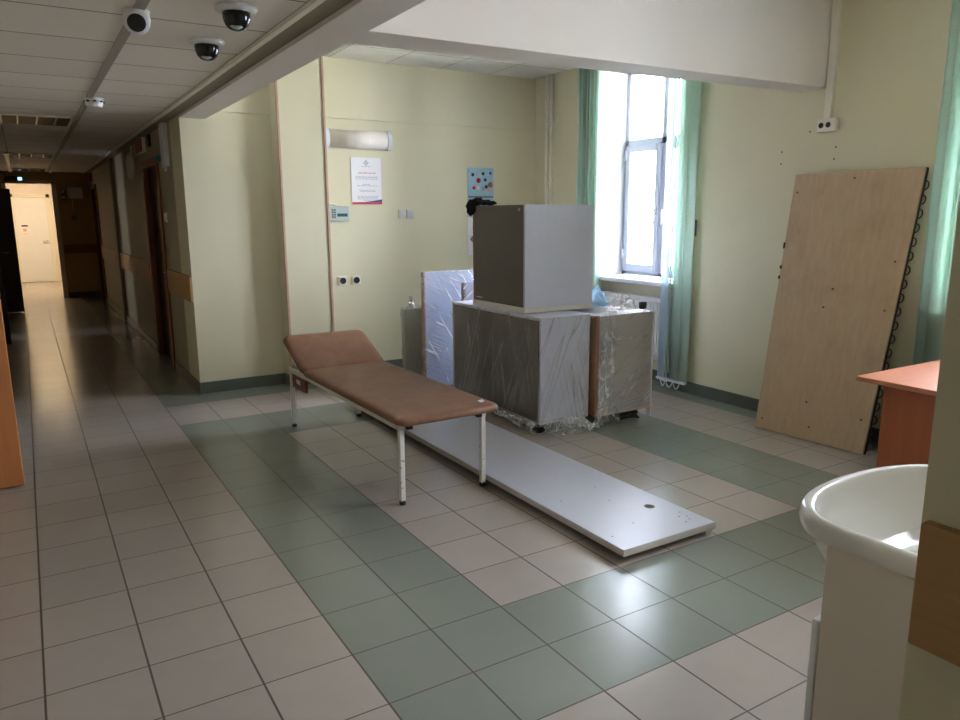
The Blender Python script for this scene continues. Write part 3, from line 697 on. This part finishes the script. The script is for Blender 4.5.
# film bundles and a cup on the right cabinet
def crumple(name, cx, cy, z, rx, ry, rz, m, seed, label, cat):
    mb = MB()
    def f(u, v):
        a = 2*pi*u; b = pi/2*v; d = fbm((math.cos(a)*1.6+seed, math.sin(a)*1.6, b*1.8), .34)
        s_ = 1+d.x*1.1; return (cx+rx*math.cos(a)*math.cos(b)*s_, cy+ry*math.sin(a)*math.cos(b)*(1+d.y*1.1), z+.01+max(0, rz*math.sin(b)*(1+d.z*1.3)))
    mb.sheet(f, 56, 18); bmesh.ops.remove_doubles(mb.bm, verts=mb.bm.verts, dist=.002)
    return tag(mb.build(name, m, smooth=True), label, cat)
crumple('crumpled_film', 12.3, 7.9, 2.66, .24, .40, .36, m_blue, 5, 'light blue crumpled plastic film on the wrapped cabinet beside the grey one', 'plastic film')
crumple('crumpled_film', 12.34, 7.0, 2.66, .34, .33, .27, m_clearbag, 9, 'clear crumpled plastic bag between the blue film and the black cup', 'plastic bag')
cup = MB().lathe((12.78, 6.76, 2.66), [(.075, 0), (.085, .02), (.095, .16), (.085, .16), (.07, .03)], n=24).build('black_cup', m_dark, smooth=True)
tag(cup, 'small black cup near the front right corner of the wrapped cabinet', 'cup')

# tall wrapped cabinet and boards behind
cd = thing('tall_panel_pack', (10.8, 12.4, 0), 'tall blue-grey board pack wrapped in shiny film behind the cabinets', 'board pack')
bx(9.74, 12.3, 12.2, 12.36, .02, 3.32).build('board', m_lamblue, cd, bevel=.008)
bx(9.70, 9.74, 12.19, 12.37, .02, 3.33).build('edge_band', m_brownedge, cd, bevel=.006)
film_shell(cd, 'film_wrap', 9.70, 12.3, 12.2, 12.36, .03, 3.33, m_film4, .02, .012, 'LFT', 21)
ce = thing('narrow_panel_pack', (11.2, 11.4, 0), 'narrow wrapped board pack with a brown edge just left of the upper cabinet', 'board pack')
bx(10.44, 12.1, 11.15, 11.27, .02, 3.06).build('board', m_lamblue, ce, bevel=.008)
bx(10.38, 10.44, 11.14, 11.28, .02, 3.07).build('edge_band', m_brownedge, ce, bevel=.006)
film_shell(ce, 'film_wrap', 10.38, 12.1, 11.15, 11.27, .03, 3.07, m_film2, .015, .012, 'LFT', 31)
cf = thing('low_panel_pack', (9.8, 13.2, 0), 'low grey-green board pack in film against the back wall, film knot on top', 'board pack')
m_lamgreen = mat('grey_green_board', (168, 166, 144), .5, .06, 6)
bx(9.46, 10.08, 13.0, 13.2, .02, 2.22).build('board', m_lamgreen, cf, bevel=.008)
bx(10.08, 10.14, 12.98, 13.22, .02, 2.23).build('edge_band', m_edge, cf, bevel=.006)
film_shell(cf, 'film_wrap', 9.46, 10.14, 13.0, 13.2, .03, 2.23, m_filmF, .03, .012, 'LFRT', 41)
def knot(u, v):
    a = 2*pi*u; r = .16*(1-v)**2+.03+.06*max(0, v-.75)*4*(.5+.5*math.sin(5*a)); d = fbm((math.cos(a), math.sin(a), v*3), .05)
    return (9.74+r*.7*math.cos(a)+d.x, 13.1+r*.7*math.sin(a)+d.y, 2.24+.36*v+d.z*.5)
MB().sheet(knot, 24, 14).build('film_knot', m_film3, cf, smooth=True)

# ------------------------------------------------------------------ plywood panel leaning on the right wall
pw = thing('plywood_panel', (15, 3.4, 0), 'tall scuffed plywood panel with a looped-wire back leaning on the right wall', 'panel')
lo0 = [(14.38, 4.60, .015), (14.52, 2.06, .015)]; hi0 = [(15.42, 4.76, 5.74), (15.44, 1.90, 5.76)]
nrm = Vector((-.985, 0, .18)); th = .055
def sh(p, k): return tuple(Vector(p)-nrm*k)
MB().hexa([lo0[1], lo0[0], sh(lo0[0], th), sh(lo0[1], th)], [hi0[1], hi0[0], sh(hi0[0], th), sh(hi0[1], th)]).build('plywood_sheet', m_ply, pw, bevel=.008)
MB().hexa([sh(lo0[1], th), sh(lo0[0], th), sh(lo0[0], th+.07), sh(lo0[1], th+.07)], [sh(hi0[1], th), sh(hi0[0], th), sh(hi0[0], th+.07), sh(hi0[1], th+.07)]).build('dark_backing', m_black, pw)
def lerp(a, b, t): return Vector(a).lerp(Vector(b), t)
for k in range(20):
    t0 = .03+k*.048; c0 = lerp(sh(lo0[1], th+.06), sh(hi0[1], th+.06), t0); dr = (Vector(hi0[1])-Vector(lo0[1])).normalized()
    P = [c0+dr*(.11*math.sin(a))+Vector((0, -1, 0))*(.085*(1-math.cos(a))*.5+.01) for a in [(-.5+j/12)*2*pi for j in range(13)]]
    P = [c0+dr*(.085*math.cos(pi*j/10))+Vector((.02, -.06*math.sin(pi*j/10), 0)) for j in range(11)]
    MB().tube(P, .014, 6).build('wire_loop', m_dark, pw, smooth=True)
ed = MB()
for k in range(4):
    t0 = (.60, .64, .73, .72)[k]; c0 = lerp(lo0[0], hi0[0], t0); ed.lathe(tuple(c0+Vector((0, .0, 0))), [(.012, -.05), (.028, .0), (.012, .04)], axis=tuple(Vector(hi0[0])-Vector(lo0[0])), n=8)
ed.build('edge_chip', m_black, pw)
for u, v in ((.06, .04), (.51, .05), (.93, .12), (.44, .5), (.93, .51), (.49, .57), (.45, .14), (.93, .68), (.04, .93), (.5, .975)):
    c0 = lerp(lerp(lo0[0], lo0[1], u), lerp(hi0[0], hi0[1], u), v); MB().lathe(tuple(c0-nrm*.02), [(.024, 0), (.024, .021), (.016, .022)], axis=tuple(nrm), n=10).build('knot', m_knot, pw)

# ------------------------------------------------------------------ desk
dk = thing('desk', (13.6, -.4, 0), 'orange beech desk against the right wall under the near window', 'desk')
bx(11.78, 15.12, -1.7, .70, 2.17, 2.25).build('desk_top', m_desk, dk, bevel=.012)
bx(12.14, 12.2, -1.55, .42, 0, 2.17).build('side_panel', m_deskleg, dk, bevel=.008)
bx(14.86, 14.92, -1.55, .42, 0, 2.17).build('side_panel', m_deskleg, dk, bevel=.008)
bx(12.2, 14.86, .2, .26, .9, 2.17).build('modesty_panel', m_deskleg, dk, bevel=.006)

# ------------------------------------------------------------------ washbasin on a cabinet
sk = thing('washbasin', (6.1, -3.6, 0), 'white bow-fronted washbasin on a white cabinet behind the near wall corner', 'washbasin')
def outline(ins, z, n=28, fy=0.0, cx=6.1, hw=1.09, y0=-4.34, ys=-3.32, yf=-2.70):
    P = []; hw -= ins; yf_ = yf-ins-fy; e = 2/2.2
    P.append((cx+hw, y0+ins, z)); P.append((cx+hw, (y0+ys)/2, z))
    for k in range(n+1):
        a = pi*k/n; c, s_ = math.cos(a), math.sin(a)
        P.append((cx+hw*math.copysign(abs(c)**e, c), ys+(yf_-ys)*abs(s_)**e, z))
    P.append((cx-hw, (y0+ys)/2, z)); P.append((cx-hw, y0+ins, z)); return P
MB().loops([outline(.01, 2.55, fy=.01), outline(-.005, 2.575), outline(-.01, 2.66), outline(.02, 2.695), outline(.06, 2.70), outline(.10, 2.695), outline(.11, 2.66), outline(.12, 2.46, fy=.05), outline(.13, 2.36, fy=.34), outline(.15, 1.9, fy=.5), outline(.22, 1.45, fy=.46), outline(.4, 1.36, fy=.3)], False, True).build('basin', m_ceram, sk, smooth=True, sub=1)
MB().loops([outline(.01, 2.55, fy=.01), outline(.1, 2.52, fy=-.06), outline(.1, 2.45, fy=.0), outline(.1, 2.38, fy=.12), outline(.1, 2.31, fy=.28), outline(.1, 2.26, fy=.46)], False, True).build('basin_underside', m_ceram, sk, smooth=True)
bx(5.06, 5.12, -4.35, -3.27, .2, 2.56).build('side_panel', m_cab, sk, bevel=.006); bx(7.08, 7.14, -4.35, -3.27, .2, 2.56).build('side_panel', m_cab, sk, bevel=.006)
bx(5.12, 7.08, -4.35, -3.30, .2, .27).build('bottom_panel', m_cab, sk); bx(5.12, 7.08, -4.35, -4.31, .27, 2.4).build('rear_panel', m_cab, sk)
for a, b in ((5.05, 6.09), (6.11, 7.15)):
    d_ = bx(a, b, -3.265, -3.21, .22, 1.92).build('cabinet_door', m_pvc, sk, bevel=.01)
    xk = b-.12 if a < 5.5 else a+.12
    MB().tube([(xk, -3.21, 1.5), (xk, -3.15, 1.5), (xk, -3.15, 1.8), (xk, -3.21, 1.8)], .015, 8).build('door_handle', m_chrome, d_, smooth=True)
for x in (5.2, 7.0):
    for y in (-4.2, -3.5): MB().lathe((x, y, 0), [(.07, 0), (.06, .21)], n=14).build('foot', m_chrome, sk)
MB().lathe((6.1, -3.75, 1.36), [(.09, .0), (.085, .02), (.05, .012)], n=20).build('drain', m_chrome, sk, smooth=True)

# ------------------------------------------------------------------ ceiling devices
ZC = 7.55
bc = thing('bullet_camera', (1.95, 4.9, ZC), 'cream turret security camera beside the corridor ceiling seam', 'security camera')
MB().lathe((1.88, 4.98, ZC), [(.17, 0), (.17, -.04), (.15, -.06)], n=28).build('mount', m_cream, bc, smooth=True)
ax = Vector((-.15, -.85, -.45)).normalized()
MB().lathe(tuple(Vector((1.88, 4.95, ZC-.12))-ax*.12), [(.06, 0), (.15, .02), (.17, .1), (.165, .22), (.14, .26)], axis=tuple(ax), n=28).build('housing', m_pvc, bc, smooth=True)
MB().lathe(tuple(Vector((1.88, 4.95, ZC-.12))-ax*.12), [(.115, .262), (.11, .275), (.05, .27)], axis=tuple(ax), n=24).build('lens', m_black, bc, smooth=True)
def dome(x, y, label):
    d = thing('dome_camera', (x, y, ZC), label, 'security camera', 'dome cameras on the corridor ceiling')
    MB().lathe((x, y, ZC), [(.26, 0), (.27, -.03), (.25, -.06), (.2, -.075)], n=36).build('ring', m_pvc, d, smooth=True)
    MB().lathe((x, y, ZC-.06), [(.18, 0), (.178, -.06), (.17, -.11), (.145, -.17), (.1, -.215), (.04, -.235)], n=32).build('dome', m_greyd, d, smooth=True)
    MB().lathe((x-.02, y-.06, ZC-.2), [(.09, 0), (.1, -.03), (.07, -.06)], axis=(-.1, -.4, .4), n=18).build('inner_lens', m_greydev, d, smooth=True)
    return d
dome(2.97, 4.15, 'nearer of the two dark dome cameras, at the top edge near the beam'); dome(3.03, 6.28, 'farther of the two dark dome cameras on the corridor ceiling')
sd = thing('smoke_detector', (2.0, 13.4, ZC), 'small white round smoke detector on the corridor ceiling seam', 'smoke detector')
MB().lathe((2.0, 13.4, ZC), [(.2, 0), (.2, -.05), (.19, -.06)], n=28).build('base', m_pvc, sd, smooth=True)
MB().lathe((2.0, 13.4, ZC-.055), [(.17, 0), (.19, -.02), (.185, -.1), (.16, -.14), (.1, -.15)], n=28).build('head', m_pvc, sd, smooth=True)
for k in range(8):
    a = 2*pi*k/8; bx(2.0+.187*math.cos(a)-.03, 2.0+.187*math.cos(a)+.03, 13.4+.187*math.sin(a)-.03, 13.4+.187*math.sin(a)+.03, ZC-.10, ZC-.07).build('slot', m_black, sd)
struct(bx(1.83, 1.97, -17, 45.9, ZC-.02, ZC).build('trim_10', m_duct))
def louvre(y0, y1, label):
    o = thing('ceiling_light', (.95, (y0+y1)/2, ZC), label, 'ceiling light', 'louvred corridor ceiling lights')
    f = MB(); f.box(.08, .14, y0, y1, ZC-.05, ZC); f.box(1.74, 1.8, y0, y1, ZC-.05, ZC); f.box(.08, 1.8, y0, y0+.06, ZC-.05, ZC); f.box(.08, 1.8, y1-.06, y1, ZC-.05, ZC)
    f.build('frame', m_cream, o, bevel=.01)
    y = y0+.1
    while y < y1-.1: bx(.14, 1.74, y, y+.03, ZC-.045, ZC).build('louvre_blade', m_foil, o); y += .2
    for x in (.5, .95, 1.4): bx(x-.02, x+.02, y0+.06, y1-.06, ZC-.048, ZC).build('divider', m_foil, o)
louvre(17.2, 19.4, 'unlit louvred ceiling light nearest the camera in the corridor'); louvre(30.9, 33.2, 'unlit louvred ceiling light in the middle of the dark corridor'); louvre(42.5, 45, 'unlit louvred ceiling light closest to the lit doorway')
struct(bx(-.05, .1, 31, 45.9, ZC-.07, ZC).build('trim_11', m_cream)); struct(bx(1.98, 2.12, 36, 45.9, ZC-.07, ZC).build('trim_12', m_cream))

# ------------------------------------------------------------------ corridor doors and fittings
def side_door(n, y0, y1):
    f = MB(); f.box(CW-.06, CW+.12, y0-.18, y0+.06, 0, 6.72); f.box(CW-.06, CW+.12, y1-.06, y1+.18, 0, 6.72); f.box(CW-.06, CW+.12, y0-.18, y1+.18, 6.5, 6.72)
    d = struct(f.build('door_%d' % n, m_redwood, bevel=.02))
    bx(CW+.14, CW+.24, y0-.02, y1+.02, .0, 6.62).build('leaf', m_brownwood, d, bevel=.01)
    h = MB(); h.tube([(CW+.14, y0+.3, 3.1), (CW+.02, y0+.3, 3.1), (CW+.02, y0+.7, 3.1)], .035, 8); h.build('handle', m_chrome, d, smooth=True)
side_door(1, *D1); side_door(2, *D2)
def leaf(name, hinge, free, top, m, label, thick=.12, lipm=None):
    o = thing(name, (*hinge, 0), label, 'door')
    h = Vector((*hinge, 0)); f = Vector((*free, 0)); d = (f-h).normalized(); n = Vector((-d.y, d.x, 0))*thick/2
    q = [tuple(h+n), tuple(f+n), tuple(f-n), tuple(h-n)]
    MB().hexa([(x, y, .03) for x, y, _ in q], [(x, y, top) for x, y, _ in q]).build('leaf', m, o, bevel=.012)
    c = f-d*.35
    for s_ in (1, -1):
        g = c+n*s_*1.0; k = n.normalized()*s_
        MB().tube([tuple(g+Vector((0, 0, 3.1))), tuple(g+k*.16+Vector((0, 0, 3.1))), tuple(g+k*.16-d*.36+Vector((0, 0, 3.1)))], .035, 8).build('handle', m_chrome, o, smooth=True)
    for z in (.8, 5.4): MB().tube([(h.x, h.y-.04, z), (h.x, h.y-.04, z+.3)], .05, 8).build('hinge', m_chrome, o)
    return o
leaf('door_leaf', (-2.45, 9.28), (-.157, 9.32), 6.3, m_orange, 'orange wooden door leaf standing open at the left edge, nearest the camera')
leaf('door_leaf', (-2.45, 27.3), (-.55, 27.7), 6.3, m_brownwood, 'dark brown open door leaf at left, between the orange leaf and the lit doorway')
leaf('door_leaf', (-2.45, 39.0), (-.07, 39.2), 6.32, m_brownwood, 'dark brown open door leaf just left of the bright far doorway')

sg = thing('red_alarm_sign', (CW, 22.2, 7.1), 'red square alarm sign above the first corridor door', 'sign')
bx(CW-.1, CW, 21.4, 23.0, 7.02, 7.5).build('back_plate', m_cream, sg, bevel=.01); bx(CW-.13, CW-.1, 21.5, 22.9, 7.06, 7.46).build('red_face', m_red, sg)
db = bx(CW-.08, CW, 20.2, 20.6, 7.1, 7.48).build('small_black_box', m_dark, bevel=.015); tag(db, 'small black box on the corridor wall beside the red sign', 'box')
pl_ = thing('wall_bell', (CW, 25.0, 6.3), 'round pale bell plate on the corridor wall beyond the red sign', 'bell')
MB().lathe((CW, 25.2, 6.75), [(.52, 0), (.5, .1), (.4, .17), (.2, .2)], axis=(-1, 0, 0), n=32).build('dish', m_cream, pl_, smooth=True)
MB().tube([(CW-.02, 25.0, 6.8), (CW-.02, 25.0, 7.5)], .03, 6).build('cable', m_cream, pl_)
tr_ = thing('vertical_duct', (CW, 17.3, 6.4), 'white vertical cable duct with a teal device by the hall corner in the corridor', 'trunking')
bx(CW-.14, CW, 17.0, 17.6, 6.3, 7.52).build('duct', m_pvc, tr_, bevel=.015)
bx(CW-.2, CW, 18.05, 18.5, 6.5, 6.66).build('teal_device', m_tealp, tr_, bevel=.02)
MB().tube([(CW-.06, 17.6, 6.58), (CW-.06, 18.1, 6.58)], .05, 8).build('bracket', m_dark, tr_)
MB().tube([(CW-.08, 17.2, 6.3), (CW-.08, 17.3, 6.2), (CW-.08, 17.6, 6.25), (CW-.08, 17.7, 6.36)], .03, 6).build('cable', m_pvc, tr_, smooth=True)
ls = thing('light_switch', (CW, 18.35, 4.8), 'small pale light switch on the corridor wall beside the first door', 'switch')
bx(CW-.05, CW, 18.2, 18.5, 4.72, 5.02).build('frame', m_cream, ls, bevel=.015); bx(CW-.07, CW-.05, 18.26, 18.44, 4.78, 4.96).build('rocker', m_pvc, ls)
bl2 = thing('exit_sign_lamp', (.15, 45.9, 7.0), 'slim dark lamp bar with a blue glow above the far doorway', 'lamp')
bx(-.3, .6, 45.75, 45.9, 6.98, 7.25).build('housing', m_dark, bl2, bevel=.02); bx(.35, .56, 45.73, 45.76, 7.02, 7.2).build('glow', emis('blue_glow', (150, 200, 240), 1.2), bl2)
eb = thing('emergency_light', (3.25, 45.9, 5.9), 'white rectangular box on the corridor end wall right of the far doorway', 'light')
bx(2.85, 3.65, 45.72, 46, 6.0, 6.7).build('housing', m_cream, eb, bevel=.03); bx(2.92, 3.58, 45.69, 45.73, 6.08, 6.62).build('face', m_pvc, eb)
MB().tube([(3.05, 45.95, 6.0), (3.05, 45.95, 4.95)], .03, 6).build('cable', m_cream, eb)
jb = bx(2.92, 3.2, 45.85, 46, 4.72, 4.95).build('wall_socket', m_grey, bevel=.015); tag(jb, 'small grey socket box below the white box on the corridor end wall', 'socket')
sp = thing('twin_spotlight', (2.6, 45.9, 6.1), 'dark twin spotlight between the far doorway and the white box', 'spotlight')
bx(2.5, 2.72, 45.85, 46, 5.9, 6.5).build('mount', m_dark, sp, bevel=.02)
for z in (6.06, 6.36): MB().lathe((2.62, 45.86, z), [(.06, 0), (.12, .12), (.1, .14)], axis=(0, -1, 0), n=16).build('spot_head', m_chrome, sp, smooth=True)
ab = MB().lathe((CW, 44.0, 7.2), [(.24, 0), (.24, .12), (.16, .18)], axis=(-1, 0, 0), n=20).build('fire_sounder', m_red, smooth=True); tag(ab, 'dark red round sounder above the second corridor door', 'alarm')

# far lit room: white door with a notice, closer
fd = MB(); fd.box(-.35, -.1, 59.9, 60.02, 0, 6.6); fd.box(2.0, 2.25, 59.9, 60.02, 0, 6.6); fd.box(-.35, 2.25, 59.9, 60.02, 6.35, 6.6)
d3 = struct(fd.build('door_3', m_cream, bevel=.02))
lf3 = bx(-.1, 2.0, 59.95, 60.02, .03, 6.35).build('leaf', m_pvc, d3, bevel=.01)
MB().tube([(1.85, 59.95, 3.1), (1.85, 59.8, 3.1), (1.5, 59.8, 3.1)], .04, 8).build('handle', m_chrome, lf3, smooth=True)
dn = thing('door_notice', (.42, 59.94, 3.6), 'small paper notice with blue heading on the far white door', 'notice')
bx(.18, .68, 59.925, 59.945, 3.55, 4.4).build('sheet', m_paper, dn); bx(.22, .64, 59.915, 59.925, 4.2, 4.32).build('heading', m_bluep, dn)
MB().lathe((.43, 59.925, 3.95), [(.13, 0), (.12, .008)], axis=(0, -1, 0), n=18).build('emblem', m_txtr, dn)
bx(.24, .62, 59.915, 59.925, 3.64, 3.68).build('text_lines', m_txt, dn)
lp = thing('ceiling_lamp', (1, 53.5, 8.7), 'warm ceiling lamp in the bright room beyond the corridor', 'lamp')
bx(.2, 1.8, 52.7, 54.3, 8.72, 8.9).build('housing', m_pvc, lp, bevel=.03); bx(.28, 1.72, 52.78, 54.22, 8.68, 8.72).build('diffuser', emis('lamp_diffuser', (255, 214, 150), 2), lp)

# ------------------------------------------------------------------ outdoors
struct(bx(18, 120, -60, 80, -9.2, -9).build('ground', m_ground))
def tree(x, y, zt, r, n, label, seed):
    rnd = random.Random(seed); o = thing('tree', (x, y, -9), label, 'tree', 'trees outside the window')
    MB().tube([(x, y, -9), (x+.3, y+.1, -4), (x, y-.2, zt-r*.6)], [.6, .45, .15], 10).build('trunk', m_bark, o, smooth=True)
    mb = MB()
    for _ in range(n):
        d = Vector((rnd.gauss(0, 1), rnd.gauss(0, 1), rnd.gauss(0, 1))).normalized()*r*rnd.uniform(.35, 1)**.6
        c = Vector((x, y, zt))+Vector((d.x, d.y, d.z*1.5)); a = Vector((rnd.gauss(0, 1), rnd.gauss(0, 1), rnd.gauss(0, 1))).normalized(); b = a.orthogonal().normalized(); a *= rnd.uniform(.2, .5); b *= rnd.uniform(.15, .3)
        v = [mb.bm.verts.new(c+q) for q in (a, b, -a, -b)]; mb.bm.faces.new(v)
    mb.build('foliage', m_leaf, o)
tree(40, 21.5, 1.0, 4.5, 700, 'sunlit leafy tree seen low through the window pane', 3)
tree(52, 30, .5, 5.5, 700, 'second pale tree behind the first one outside the window', 5)

for o in bpy.data.objects:
    if '_org' in o: del o['_org']
